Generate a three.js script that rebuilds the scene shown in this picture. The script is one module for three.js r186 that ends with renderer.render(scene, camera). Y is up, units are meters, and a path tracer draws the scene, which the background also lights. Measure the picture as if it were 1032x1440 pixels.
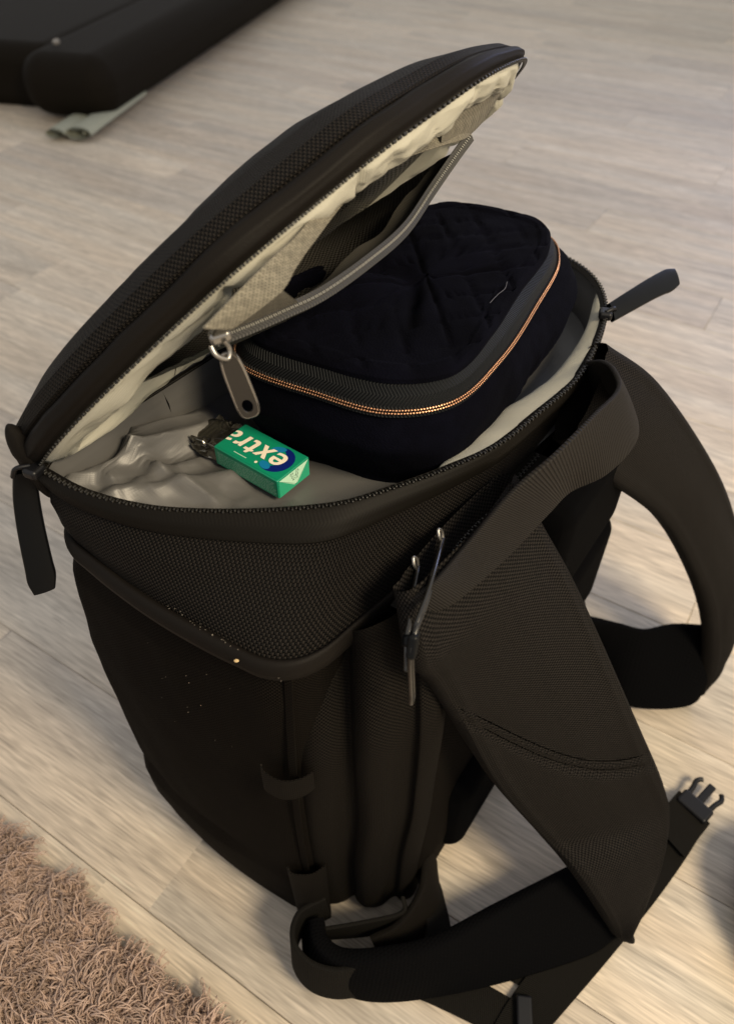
import * as THREE from 'three';
import { mergeGeometries } from 'three/addons/utils/BufferGeometryUtils.js';
import { RoundedBoxGeometry } from 'three/addons/geometries/RoundedBoxGeometry.js';
import { RectAreaLightUniformsLib } from 'three/addons/lights/RectAreaLightUniformsLib.js';

// ---------------------------------------------------------------- camera, light, exposure
const scene = new THREE.Scene();
const camera = new THREE.PerspectiveCamera(69.39, 733 / 1024, 0.02, 60);
camera.position.set(0, 0.66, 0);
camera.rotation.set(-Math.PI / 4, 0, 0);
camera.focus = 0.425;
camera.userData.fStop = 7.5;
scene.add(camera);
const renderer = new THREE.WebGLRenderer({ antialias: true });
renderer.toneMapping = THREE.LinearToneMapping;
renderer.toneMappingExposure = 1.0;
renderer.shadowMap.enabled = true;
RectAreaLightUniformsLib.init();
scene.background = new THREE.Color().setRGB(0.65, 0.637, 0.632);      // weak bounce of the dim room
const LAMP_POS = new THREE.Vector3(0.86, 1.42, 0.50), LAMP_AIM = new THREE.Vector3(0.06, 0.1, -0.34), LAMP_SIZE = 0.44;
const LAMP_COLOR = new THREE.Color(1.0, 0.83, 0.58), LAMP_POWER = 58;
const SCREEN_POS = new THREE.Vector3(1.5, 1.15, -2.3), SCREEN_COLOR = new THREE.Color(0.50, 0.58, 1.0), SCREEN_POWER = 6.0;

// ---------------------------------------------------------------- helpers
const V = (x, y, z) => new THREE.Vector3(x, y, z);
const A3 = (a) => V(a[0], a[1], a[2]);
const lerp = (a, b, t) => a + (b - a) * t;
const clamp = (x, a, b) => Math.min(b, Math.max(a, x));
const sstep = (a, b, x) => { const t = clamp((x - a) / (b - a), 0, 1); return t * t * (3 - 2 * t); };
function rng(seed) { let s = seed >>> 0; return () => { s = (s + 0x6D2B79F5) >>> 0; let t = Math.imul(s ^ (s >>> 15), 1 | s); t = (t + Math.imul(t ^ (t >>> 7), 61 | t)) ^ t; return ((t ^ (t >>> 14)) >>> 0) / 4294967296; }; }
const H = (x, y, s = 0) => { let h = (Math.imul(x, 374761393) + Math.imul(y, 668265263) + Math.imul(s, 974634777)) | 0; h = Math.imul(h ^ (h >>> 13), 1274126177); return ((h ^ (h >>> 16)) >>> 0) / 4294967296; };
function vn(x, y, s = 0, px = 0, py = 0) {      // value noise, optionally periodic
  const x0 = Math.floor(x), y0 = Math.floor(y), fx = x - x0, fy = y - y0, u = fx * fx * (3 - 2 * fx), v = fy * fy * (3 - 2 * fy);
  const m = (a, p) => (p ? ((a % p) + p) % p : a);
  const g = (i, j) => H(m(x0 + i, px), m(y0 + j, py), s);
  return lerp(lerp(g(0, 0), g(1, 0), u), lerp(g(0, 1), g(1, 1), u), v);
}
const fbm = (x, y, s = 0, o = 4) => { let a = 0.5, r = 0; for (let i = 0; i < o; i++) { r += a * vn(x, y, s + i * 17); x *= 2.03; y *= 2.03; a *= 0.5; } return r; };
const used = {};
function numbered(n) { if (used[n] === undefined) { used[n] = 0; return n; } used[n]++; return n + '_' + String(used[n]).padStart(3, '0'); }
function mesh(name, geo, mat, parent, data) {
  const m = new THREE.Mesh(geo, mat); m.name = parent === scene ? numbered(name) : name; m.castShadow = m.receiveShadow = true;
  if (data) Object.assign(m.userData, data); parent.add(m); return m;
}
function group(name, parent, data) { const g = new THREE.Group(); g.name = parent === scene ? numbered(name) : name; if (data) Object.assign(g.userData, data); parent.add(g); return g; }

// parametric sheet with uv in metres
function grid(fn, nu, nv, { closeU = false, uvScale = 1 } = {}) {
  const P = [], uv = [], idx = [];
  for (let j = 0; j <= nv; j++) for (let i = 0; i <= nu; i++) P.push(fn(i / nu, j / nv));
  const at = (i, j) => P[j * (nu + 1) + i];
  // reference lengths: u along the longest row, v along the first column, both shared so that the pattern runs straight
  let best = 0, bl = -1; for (let j = 0; j <= nv; j++) { let l = 0; for (let i = 0; i < nu; i++) l += at(i, j).distanceTo(at(i + 1, j)); if (l > bl) { bl = l; best = j; } }
  const us = [0], vs = [0];
  for (let i = 0; i < nu; i++) us.push(us[i] + at(i, best).distanceTo(at(i + 1, best)));
  for (let j = 0; j < nv; j++) { let d = 0; for (let i = 0; i <= nu; i++) d += at(i, j).distanceTo(at(i, j + 1)); vs.push(vs[j] + d / (nu + 1)); }
  for (let j = 0; j <= nv; j++) for (let i = 0; i <= nu; i++) uv.push(us[i] * uvScale, vs[j] * uvScale);
  for (let j = 0; j < nv; j++) for (let i = 0; i < nu; i++) {
    const a = j * (nu + 1) + i, b = a + 1, c = a + nu + 1, d = c + 1; idx.push(a, b, d, a, d, c);
  }
  const g = new THREE.BufferGeometry();
  g.setAttribute('position', new THREE.Float32BufferAttribute(P.flatMap((p) => [p.x, p.y, p.z]), 3));
  g.setAttribute('uv', new THREE.Float32BufferAttribute(uv, 2)); g.setIndex(idx); g.computeVertexNormals();
  if (closeU) {
    const n = g.attributes.normal;
    for (let j = 0; j <= nv; j++) {
      const a = j * (nu + 1), b = a + nu, s = V(n.getX(a) + n.getX(b), n.getY(a) + n.getY(b), n.getZ(a) + n.getZ(b)).normalize();
      n.setXYZ(a, s.x, s.y, s.z); n.setXYZ(b, s.x, s.y, s.z);
    }
  }
  return g;
}
const curve = (pts, closed = false) => new THREE.CatmullRomCurve3(pts.map((p) => (p.isVector3 ? p : A3(p))), closed, 'centripetal');
// a flat strap with thickness and rounded edges, between two edge lines
function ribbon(L, R, { th = 0.012, nu = 70, round = 0.5, crown = 0, wave = null, around = 10 } = {}) {
  const n = L.length, cl = new THREE.CatmullRomCurve3(L.map(A3), false, 'catmullrom', 0.5), cr = new THREE.CatmullRomCurve3(R.map(A3), false, 'catmullrom', 0.5);
  const prof = [];                                             // [across 0..1, offset -1..1]
  const k = around; for (let i = 0; i <= k; i++) prof.push([i / k, 1]);
  for (let i = 1; i < 5; i++) { const a = Math.PI / 2 - (i / 5) * Math.PI; prof.push([1 + round * Math.cos(a) * 0.999, Math.sin(a), 1]); }
  for (let i = k; i >= 0; i--) prof.push([i / k, -1]);
  for (let i = 1; i < 5; i++) { const a = -Math.PI / 2 + (i / 5) * Math.PI; prof.push([-round * Math.cos(a), Math.sin(a), 1]); }
  prof.push(prof[0]);
  const cols = [];
  for (let i = 0; i <= nu; i++) {
    const t = i / nu, e = 0.004, l = cl.getPoint(t), r = cr.getPoint(t);
    const c0 = cl.getPoint(Math.max(0, t - e)).add(cr.getPoint(Math.max(0, t - e))), c1 = cl.getPoint(Math.min(1, t + e)).add(cr.getPoint(Math.min(1, t + e)));
    const w = r.clone().sub(l), wl = w.length(), tn = c1.sub(c0).normalize(), nn = new THREE.Vector3().crossVectors(w, tn).normalize();
    cols.push({ l, w, wl, nn });
  }
  return grid((u, v) => {
    const c = cols[Math.round(u * nu)], q = prof[Math.round(v * (prof.length - 1))];
    let a = q[0]; const half = th / 2;
    if (q[2]) a = q[0] < 0.5 ? q[0] * half / c.wl : 1 + (q[0] - 1) * half / c.wl;
    const s = clamp(a, 0, 1), cw = q[2] ? 0 : crown * Math.sin(Math.PI * s) * q[1] + (wave ? wave(u, s) : 0);
    return c.l.clone().addScaledVector(c.w, a).addScaledVector(c.nn, q[1] * half + cw);
  }, nu, prof.length - 1);
}
const tube = (pts, r, seg = 60, rad = 8, closed = false) => new THREE.TubeGeometry(curve(pts, closed), seg, r, rad, closed);
// closed plan outlines as radial samples round a centre
function radial(poly, cx, cz, N) {
  const out = [];
  for (let k = 0; k <= N; k++) {
    const a = (k / N) * 2 * Math.PI + Math.PI * 1.25, dx = Math.cos(a), dz = Math.sin(a); let best = null;
    for (let i = 0; i < poly.length; i++) {
      const [x0, z0] = poly[i], [x1, z1] = poly[(i + 1) % poly.length], ex = x1 - x0, ez = z1 - z0, det = dx * -ez + dz * ex;
      if (Math.abs(det) < 1e-12) continue;
      const px = x0 - cx, pz = z0 - cz, t = (px * -ez + pz * ex) / det, s = (dx * pz - dz * px) / det;
      if (t > 0 && s >= -1e-6 && s <= 1 + 1e-6 && (best === null || t > best)) best = t;
    }
    out.push([cx + dx * best, cz + dz * best]);
  }
  return out;
}
function roundRect(x0, x1, z0, z1, r, bulge = [0, 0, 0, 0]) {
  const p = [], q = 8, arc = (cx, cz, a0) => { for (let i = 0; i <= q; i++) { const a = a0 + (i / q) * Math.PI / 2; p.push([cx + r * Math.cos(a), cz + r * Math.sin(a)]); } };
  const edge = (ax, az, bx, bz, nx, nz, b) => { for (let i = 1; i < 12; i++) { const t = i / 12, k = b * Math.sin(Math.PI * t); p.push([lerp(ax, bx, t) + nx * k, lerp(az, bz, t) + nz * k]); } };
  arc(x1 - r, z1 - r, 0); edge(x1 - r, z1, x0 + r, z1, 0, 1, bulge[1]); arc(x0 + r, z1 - r, Math.PI / 2); edge(x0, z1 - r, x0, z0 + r, -1, 0, bulge[2]);
  arc(x0 + r, z0 + r, Math.PI); edge(x0 + r, z0, x1 - r, z0, 0, -1, bulge[3]); arc(x1 - r, z0 + r, Math.PI * 1.5); edge(x1, z0 + r, x1, z1 - r, 1, 0, bulge[0]);
  return p;
}
// loft through sections [{y, p: radial samples}]; linear between given sections
function loft(secs, N, sub = 1, disp = null) {
  const rows = [];
  for (let s = 0; s < secs.length - 1; s++) for (let k = 0; k < (s === secs.length - 2 ? sub + 1 : sub); k++) {
    const t = k / sub, a = secs[s], b = secs[s + 1]; rows.push({ a, b, t });
  }
  const nv = rows.length - 1;
  return grid((u, v) => {
    const i = Math.round(u * N), { a, b, t } = rows[Math.round(v * nv)];
    const p = V(lerp(a.p[i][0], b.p[i][0], t), lerp(a.y, b.y, t), lerp(a.p[i][1], b.p[i][1], t));
    return disp ? disp(p, u, v) : p;
  }, N, nv, { closeU: true });
}
const scaleP = (p, cx, cz, k) => p.map(([x, z]) => [cx + (x - cx) * k, cz + (z - cz) * k]);
const insetP = (p, cx, cz, d) => p.map(([x, z]) => { const l = Math.hypot(x - cx, z - cz); return [cx + (x - cx) * (l - d) / l, cz + (z - cz) * (l - d) / l]; });
// evenly spaced points along a polyline of Vector3
function along(pts, step) {
  const out = []; let need = 0;
  for (let i = 0; i < pts.length - 1; i++) {
    const d = pts[i].distanceTo(pts[i + 1]); let s = need;
    while (s < d) { out.push({ p: pts[i].clone().lerp(pts[i + 1], s / d), t: pts[i + 1].clone().sub(pts[i]).normalize() }); s += step; }
    need = s - d;
  }
  return out;
}
// zip teeth: small rounded blocks set across the line, alternately from either side
function teeth(pts, step, size, upAt, split = 0.3) {
  const g = []; const base = new RoundedBoxGeometry(size[0], size[1], size[2], 1, Math.min(...size) * 0.35);
  along(pts, step).forEach(({ p, t }, k) => {
    const up = upAt(p).normalize(), side = new THREE.Vector3().crossVectors(t, up).normalize(), u2 = new THREE.Vector3().crossVectors(side, t);
    const m = new THREE.Matrix4().makeBasis(t, u2, side).setPosition(p.clone().addScaledVector(side, (k % 2 ? 1 : -1) * size[2] * split));
    g.push(base.clone().applyMatrix4(m));
  });
  return mergeGeometries(g);
}

// ---------------------------------------------------------------- textures
function tex(w, h, fn, srgb, repX, repY) {
  const d = new Uint8Array(w * h * 4);
  for (let y = 0; y < h; y++) for (let x = 0; x < w; x++) {
    const c = fn(x, y), i = (y * w + x) * 4; const a = Array.isArray(c) ? c : [c, c, c];
    for (let k = 0; k < 3; k++) d[i + k] = clamp(Math.round(a[k] * 255), 0, 255); d[i + 3] = a.length > 3 ? clamp(Math.round(a[3] * 255), 0, 255) : 255;
  }
  const t = new THREE.DataTexture(d, w, h, THREE.RGBAFormat); t.wrapS = t.wrapT = THREE.RepeatWrapping; t.magFilter = THREE.LinearFilter; t.minFilter = THREE.LinearMipmapLinearFilter; t.generateMipmaps = true;
  if (srgb) t.colorSpace = THREE.SRGBColorSpace; t.repeat.set(repX, repY); t.needsUpdate = true; return t;
}
// basket weave of round threads: 16 x 16 threads a tile
const weaveH = (n, res) => (x, y) => {
  const c = res / n, i = Math.floor(x / c), j = Math.floor(y / c), fx = (x / c - i) * 2 - 1, fy = (y / c - j) * 2 - 1, over = (i + j) % 2 === 0;
  const across = over ? fx : fy, alongs = over ? fy : fx; return Math.sqrt(Math.max(0, 1 - across * across * 0.95)) * (0.45 + 0.55 * Math.cos(alongs * 1.35)) * (0.85 + 0.15 * H(i, j, 5));
};
const weaveTone = (n, res, lo, hi) => { const h = weaveH(n, res); return (x, y) => { const c = res / n, i = Math.floor(x / c), j = Math.floor(y / c), over = (i + j) % 2 === 0; return (over ? hi : lo) * (0.9 + 0.2 * H(i, j, 9)); }; };
const BALL = 0.00125 * 8;                                              // ballistic nylon
const weaveBump = tex(256, 256, weaveH(8, 256), false, 1 / BALL, 1 / BALL);
const weaveTint = tex(256, 256, weaveTone(8, 256, 0.22, 1.0), true, 1 / BALL, 1 / BALL);
const FINE = 0.00122 * 16;
const fineBump = tex(256, 256, weaveH(16, 256), false, 1 / FINE, 1 / FINE);
const fineTint = tex(256, 256, weaveTone(16, 256, 0.30, 1.0), true, 1 / FINE, 1 / FINE);
const LIN = 0.0009 * 16;
const liningBump = tex(256, 256, (x, y) => 0.6 * weaveH(16, 256)(x, y) + 0.4 * (0.5 + 0.5 * Math.sin(x / 256 * Math.PI * 2 * 16)), false, 1 / LIN, 1 / LIN);
const ribBump = tex(128, 16, (x) => Math.pow(Math.abs(Math.sin(x / 128 * Math.PI * 8)), 0.6), false, 1 / (0.0015 * 8), 1 / 0.01);
const ribTint = tex(128, 16, (x) => 0.7 + 0.3 * Math.pow(Math.abs(Math.sin(x / 128 * Math.PI * 8)), 0.5), true, 1 / (0.0015 * 8), 1 / 0.01);
const tapeBump = tex(64, 64, (x, y) => 0.5 + 0.5 * Math.sin((x / 64) * Math.PI * 8 + Math.abs(y / 64 - 0.5) * Math.PI * 8), false, 1 / 0.008, 1 / 0.011);
const velvetBump = tex(256, 256, (x, y) => 0.6 * vn(x / 3, y / 3, 31, 0, 0) + 0.4 * H(x, y, 8), false, 1 / 0.05, 1 / 0.05);
const velvetTint = tex(512, 512, (x, y) => 0.72 + 0.34 * vn(x / 64, y / 64, 71, 8, 8) * (0.7 + 0.6 * vn(x / 16, y / 16, 72, 32, 32)), true, 1 / 0.16, 1 / 0.16);
const feltBump = tex(256, 256, (x, y) => 0.5 * vn(x / 4, y / 4, 41) + 0.5 * H(x, y, 4), false, 1 / 0.03, 1 / 0.03);
const meshBump = tex(128, 128, (x, y) => { const a = (x / 32) % 1 - 0.5, b = ((y / 32) + (Math.floor(x / 32) % 2) * 0.5) % 1 - 0.5; return clamp(Math.hypot(a, b) * 2.6 - 0.3, 0, 1); }, false, 1 / 0.012, 1 / 0.012);
const meshTint = tex(128, 128, (x, y) => { const a = (x / 32) % 1 - 0.5, b = ((y / 32) + (Math.floor(x / 32) % 2) * 0.5) % 1 - 0.5; return sstep(0.30, 0.44, Math.hypot(a, b)) * 0.85 + 0.12; }, true, 1 / 0.012, 1 / 0.012);
const facingTint = tex(128, 128, (x, y) => { const a = (x / 16) % 1 - 0.5, b = ((y / 16) + (Math.floor(x / 16) % 2) * 0.5) % 1 - 0.5; return sstep(0.18, 0.40, Math.hypot(a, b)) * 0.28 + 0.66 - 0.2 * vn(x / 16, y / 16, 91, 8, 8); }, true, 1 / 0.012, 1 / 0.012);
const leatherBump = tex(256, 256, (x, y) => fbm(x / 9, y / 9, 3, 3), false, 1 / 0.03, 1 / 0.03);

// wood grain: 1.6 m along x 0.26 m across
const woodF = (x, y) => {
  const u = x / 2048 * 1.6, v = y / 512 * 0.26;
  const bend = 0.012 * (fbm(u * 3.2, v * 9, 51, 3) - 0.45);
  const w = v + bend;
  const band = fbm(u * 0.9, w * 26, 1, 4), mid = fbm(u * 5, w * 130, 2, 4), fine = vn(u * 34, w * 640, 3) * 0.45 + vn(u * 75, w * 1250, 4) * 0.55;
  const dark = sstep(0.56, 0.78, fbm(u * 2.2, w * 60, 7, 3)) * sstep(0.4, 0.7, vn(u * 5, w * 18, 8));
  const pore = sstep(0.80, 0.93, vn(u * 26, w * 800, 9)) * sstep(0.45, 0.6, vn(u * 4, w * 40, 10));
  return { band, mid, fine, dark, pore };
};
const woodCache = new Float32Array(2048 * 512);
const woodMap = tex(2048, 512, (x, y) => {
  const { band, mid, fine, dark, pore } = woodF(x, y);
  const t = 0.87 + 0.15 * (band - 0.47) + 0.16 * (mid - 0.45) + 0.28 * (fine - 0.5) - 0.13 * dark - 0.13 * pore;
  woodCache[y * 2048 + x] = fine * 0.5 + mid * 0.5 - pore * 0.5;
  const blot = 0.13 * (fbm(x / 230, y / 70, 23, 3) - 0.45);
  const pink = 0.03 * (vn(x / 300, y / 60, 21) - 0.5);
  const tt = t + blot;
  return [tt * (1.0 + pink), tt * 0.957, tt * (0.895 - pink)];
}, true, 1 / 1.6, 1 / 0.26);
const woodBump = tex(2048, 512, (x, y) => clamp(0.3 + 0.7 * woodCache[y * 2048 + x], 0, 1), false, 1 / 1.6, 1 / 0.26);

const C = (r, g, b) => new THREE.Color().setRGB(r, g, b);
const std = (o) => new THREE.MeshStandardMaterial({ side: THREE.DoubleSide, ...o });
const phys = (o) => new THREE.MeshPhysicalMaterial({ side: THREE.DoubleSide, ...o });
const M = {
  nylon: phys({ color: C(0.0155, 0.0129, 0.0106), map: weaveTint, roughness: 0.55, specularIntensity: 0.16, bumpMap: weaveBump, bumpScale: 0.0007 }),
  nylonPlain: phys({ color: C(0.0105, 0.0083, 0.0063), map: fineTint, roughness: 0.8, specularIntensity: 0.08, bumpMap: fineBump, bumpScale: 0.0004 }),
  gusset: phys({ color: C(0.0125, 0.0102, 0.0078), map: weaveTint, roughness: 0.7, specularIntensity: 0.14, bumpMap: fineBump, bumpScale: 0.0004 }),
  strap: phys({ color: C(0.0175, 0.0151, 0.0131), map: fineTint, roughness: 0.68, specularIntensity: 0.15, bumpMap: fineBump, bumpScale: 0.0004 }),
  binding: phys({ color: C(0.0078, 0.0065, 0.0054), roughness: 0.55, specularIntensity: 0.14, bumpMap: feltBump, bumpScale: 0.0001 }),
  tape: phys({ color: C(0.0060, 0.0051, 0.0040), roughness: 0.55, specularIntensity: 0.15, bumpMap: tapeBump, bumpScale: 0.00005 }),
  foam: phys({ color: C(0.0022, 0.0022, 0.0025), roughness: 0.95, specularIntensity: 0.07, bumpMap: meshBump, bumpScale: 0.0003 }),
  webbing: phys({ color: C(0.0165, 0.0143, 0.0122), map: ribTint, roughness: 0.6, specularIntensity: 0.25, bumpMap: ribBump, bumpScale: 0.0005 }),
  thread: phys({ color: C(0.030, 0.026, 0.020), roughness: 0.6, specularIntensity: 0.3 }),
  webPlain: phys({ color: C(0.0095, 0.0086, 0.0072), map: ribTint, roughness: 0.75, specularIntensity: 0.12, bumpMap: ribBump, bumpScale: 0.0005 }),
  teeth: phys({ color: C(0.018, 0.017, 0.015), roughness: 0.32, specularIntensity: 0.9 }),
  rubber: phys({ color: C(0.0030, 0.0034, 0.004), roughness: 0.42, specularIntensity: 0.3 }),
  cord: phys({ color: C(0.009, 0.008, 0.0065), roughness: 0.28, clearcoat: 0.28, clearcoatRoughness: 0.2 }),
  plastic: phys({ color: C(0.005, 0.005, 0.006), roughness: 0.4, specularIntensity: 0.6 }),
  cream: phys({ color: C(0.42, 0.405, 0.335), roughness: 0.95, specularIntensity: 0.3, bumpMap: liningBump, bumpScale: 0.0003 }),
  facing: std({ color: C(0.27, 0.245, 0.185), map: facingTint, roughness: 0.9, bumpMap: fineBump, bumpScale: 0.0003 }),
  satin: phys({ color: C(0.098, 0.096, 0.093), roughness: 0.40, specularIntensity: 0.9, bumpMap: fineBump, bumpScale: 0.00003 }),
  greyTape: std({ color: C(0.022, 0.021, 0.019), roughness: 0.6, bumpMap: tapeBump, bumpScale: 0.0002 }),
  greyTeeth: std({ color: C(0.20, 0.195, 0.175), roughness: 0.35 }),
  netting: phys({ color: C(0.11, 0.103, 0.088), map: meshTint, roughness: 0.5, specularIntensity: 0.6, bumpMap: meshBump, bumpScale: 0.0012 }),
  pocketGrey: std({ color: C(0.035, 0.032, 0.025), roughness: 0.75, bumpMap: fineBump, bumpScale: 0.0002 }),
  gunmetal: std({ color: C(0.36, 0.34, 0.31), roughness: 0.34, metalness: 0.85 }),
  velvet: phys({ color: C(0.0017, 0.0018, 0.0043), map: velvetTint, roughness: 1, specularIntensity: 0.10, bumpMap: velvetBump, bumpScale: 0.0004, sheen: 0.25, sheenRoughness: 0.3, sheenColor: C(0.03, 0.032, 0.09) }),
  herring: phys({ color: C(0.0075, 0.0085, 0.0095), roughness: 0.6, specularIntensity: 0.3, bumpMap: tapeBump, bumpScale: 0.0009 }),
  gold: std({ color: C(0.46, 0.25, 0.145), roughness: 0.36, metalness: 1 }),
};

// ---------------------------------------------------------------- the floor: planks of pale greige oak laminate
const floor = group('floor', scene, { kind: 'structure' });
{
  const dir = V(0.848, 0, 0.531).normalize(), nor = V(-0.531, 0, 0.848).normalize(), yaw = Math.atan2(-dir.z, dir.x), W = 0.128, LEN = 1.22, r = rng(11);
  const mats = []; const tones = [[0.63, 0.61, 0.575], [0.70, 0.672, 0.625], [0.585, 0.562, 0.532], [0.66, 0.636, 0.592]];
  for (const t of tones) mats.push(std({ color: C(...t), map: woodMap, roughness: 0.52, bumpMap: woodBump, bumpScale: 0.00022 }));
  const variants = [];
  for (let k = 0; k < 10; k++) {
    const gap = 0.00025, b = 0.0007, hw = W / 2 - gap, hl = LEN / 2 - gap, ou = r() * 1.6, ov = r() * 0.26, flip = k % 2 ? -1 : 1;
    const pos = [], uv = [], idx = []; const ring = (dx, dz, y) => { for (const [sx, sz] of [[-1, -1], [1, -1], [1, 1], [-1, 1]]) { const x = sx * (hl - dx), z = sz * (hw - dz); pos.push(x, y, z); uv.push(flip * x + ou, z + ov); } };
    ring(b, b, 0); ring(b, b, 0); ring(0, 0, -0.0006); ring(0, 0, -0.0006); ring(0, 0, -0.006);
    idx.push(0, 2, 1, 0, 3, 2);
    for (const o of [4, 12]) for (let i = 0; i < 4; i++) { const a = o + i, c = o + (i + 1) % 4; idx.push(a, c, c + 4, a, c + 4, a + 4); }
    const g = new THREE.BufferGeometry(); g.setAttribute('position', new THREE.Float32BufferAttribute(pos, 3)); g.setAttribute('uv', new THREE.Float32BufferAttribute(uv, 2)); g.setIndex(idx); g.computeVertexNormals(); variants.push(g);
  }
  const c0 = -0.072 - W / 2;                              // a seam passes 72 mm from the origin
  for (let row = -22; row <= 34; row++) {
    const c = c0 - (row - 1) * W + W, shift = row === 0 ? -0.281 : -0.281 + ((row * 0.377) % 1) * LEN;
    for (let k = -6; k <= 5; k++) {
      const a = shift + LEN / 2 + k * LEN, p = dir.clone().multiplyScalar(a).addScaledVector(nor, c);
      const dist = -p.z; if (p.z > 0.75 || p.z < -5.0 || Math.abs(p.x) > 2.0 + Math.max(0, dist) * 0.5) continue;
      const m = mesh('plank', variants[Math.floor(r() * 10)], mats[Math.floor(r() * 4)], floor); m.position.copy(p); m.rotation.y = yaw;
    }
  }
  const under = new THREE.PlaneGeometry(30, 30); under.rotateX(-Math.PI / 2);
  mesh('underlay', under, std({ color: C(0.3, 0.28, 0.25), roughness: 0.9 }), floor).position.y = -0.0065;
}

// ---------------------------------------------------------------- the backpack
const pack = group('backpack', scene, { label: 'black nylon backpack standing upright with its top compartment unzipped and lid raised', category: 'backpack' });
pack.position.set(-0.036, 0, -0.197); pack.rotation.y = Math.atan2(0.821, 0.571);
const CX = 0.18, CZ = -0.075, N = 220, RIM_Y = 0.40, PIPE_Y = 0.35, HINGE_Z = -0.17;
const rimPts = [[0, -0.17], [0.001, -0.137], [0.011, -0.101], [0.029, -0.069], [0.05, -0.041], [0.07, -0.02], [0.096, -0.004], [0.127, 0.012], [0.156, 0.023], [0.196, 0.029], [0.237, 0.033], [0.285, 0.027], [0.331, 0.014], [0.365, -0.009], [0.384, -0.042], [0.39, -0.085], [0.386, -0.13], [0.376, -0.168]];
const rimCurve = new THREE.CatmullRomCurve3(rimPts.map(([x, z]) => V(x, RIM_Y, z)), false, 'centripetal');
const rimLine = rimCurve.getSpacedPoints(160);
const rimPoly = rimLine.map((p) => [p.x, p.z]);
const rimR = radial(rimPoly, CX, CZ, N);
const pipeR = radial(roundRect(-0.004, 0.362, -0.176, 0.006, 0.032, [0.004, 0.016, 0.004, 0.008]), CX, CZ, N);
const bodySecs = [
  { y: 0.000, q: [-0.004, 0.335, -0.160, -0.004, 0.022, [0, 0.002, 0.004, 0.004]] },
  { y: 0.010, q: [-0.013, 0.345, -0.171, 0.000, 0.024, [0, 0.004, 0.004, 0.006]] },
  { y: 0.05, q: [-0.0155, 0.350, -0.178, 0.001, 0.024, [0, 0.005, 0.005, 0.010]] },
  { y: 0.15, q: [-0.0135, 0.354, -0.184, 0.001, 0.024, [0, 0.006, 0.007, 0.014]] },
  { y: 0.25, q: [-0.012, 0.356, -0.188, 0.001, 0.024, [0, 0.006, 0.007, 0.012]] },
  { y: 0.32, q: [-0.008, 0.357, -0.182, 0.002, 0.028, [0, 0.010, 0.005, 0.008]] },
  { y: 0.352, q: [-0.003, 0.36, -0.174, 0.004, 0.032, [0.003, 0.014, 0.003, 0.006]] }];
const wrinkle = (p, u, v) => { const k = (0.007 * (fbm(u * 22, p.y * 8, 61, 3) - 0.45) - 0.0022 * Math.exp(-Math.pow((p.y - 0.098 + 0.004 * Math.sin(u * 40)) / 0.0025, 2)) + 0.002 * sstep(0.10, 0.095, p.y)) * sstep(0.0, 0.1, p.y) * sstep(0.352, 0.30, p.y); const d = V(p.x - CX, 0, p.z - CZ).normalize(); return p.addScaledVector(d, k); };
mesh('main_body', loft(bodySecs.map((s) => ({ y: s.y, p: radial(roundRect(...s.q), CX, CZ, N) })), N, 6, wrinkle), M.nylonPlain, pack);
// bottom of the bag
mesh('base_panel', (() => { const s = new THREE.Shape(roundRect(-0.004, 0.335, -0.160, -0.004, 0.022).map(([x, z]) => new THREE.Vector2(x, z))); const g = new THREE.ShapeGeometry(s); g.rotateX(Math.PI / 2); g.translate(0, 0.0015, 0); return g; })(), M.nylonPlain, pack);
// collar between the piping and the zip
const mixP = (a, b, t) => a.map(([x, z], i) => [lerp(x, b[i][0], t), lerp(z, b[i][1], t)]);
const outP = (p, d) => insetP(p, CX, CZ, -d);
const collarDisp = (p, u, v) => { const k = 0.0022 * (fbm(u * 30, p.y * 30, 81, 3) - 0.45); const d = V(p.x - CX, 0.2, p.z - CZ).normalize(); return p.addScaledVector(d, k); };
mesh('collar', loft([
  { y: RIM_Y - 0.0125, p: outP(mixP(rimR, pipeR, 0.20), -0.0003) }, { y: RIM_Y - 0.0145, p: outP(mixP(rimR, pipeR, 0.24), 0.0004) },
  { y: 0.376, p: outP(mixP(rimR, pipeR, 0.46), 0.0035) }, { y: 0.364, p: outP(mixP(rimR, pipeR, 0.72), 0.0035) }, { y: PIPE_Y + 0.003, p: mixP(rimR, pipeR, 0.98) }], N, 5, collarDisp), M.nylon, pack);
mesh('zipper_tape', loft([
  { y: RIM_Y - 0.0015, p: insetP(rimR, CX, CZ, 0.0045) }, { y: RIM_Y, p: insetP(rimR, CX, CZ, 0.002) }, { y: RIM_Y - 0.0003, p: outP(rimR, 0.001) },
  { y: RIM_Y - 0.005, p: outP(mixP(rimR, pipeR, 0.08), 0.0032) }, { y: RIM_Y - 0.0115, p: outP(mixP(rimR, pipeR, 0.19), 0.002) }, { y: RIM_Y - 0.014, p: outP(mixP(rimR, pipeR, 0.22), -0.001) }], N, 3), M.tape, pack);
mesh('zipper_teeth', teeth(rimLine.map((p) => V(p.x, p.y + 0.0006, p.z)), 0.0019, [0.0011, 0.0013, 0.0020], () => V(0, 1, 0), 0.22), M.teeth, pack, { kind: 'stuff' });
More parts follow.
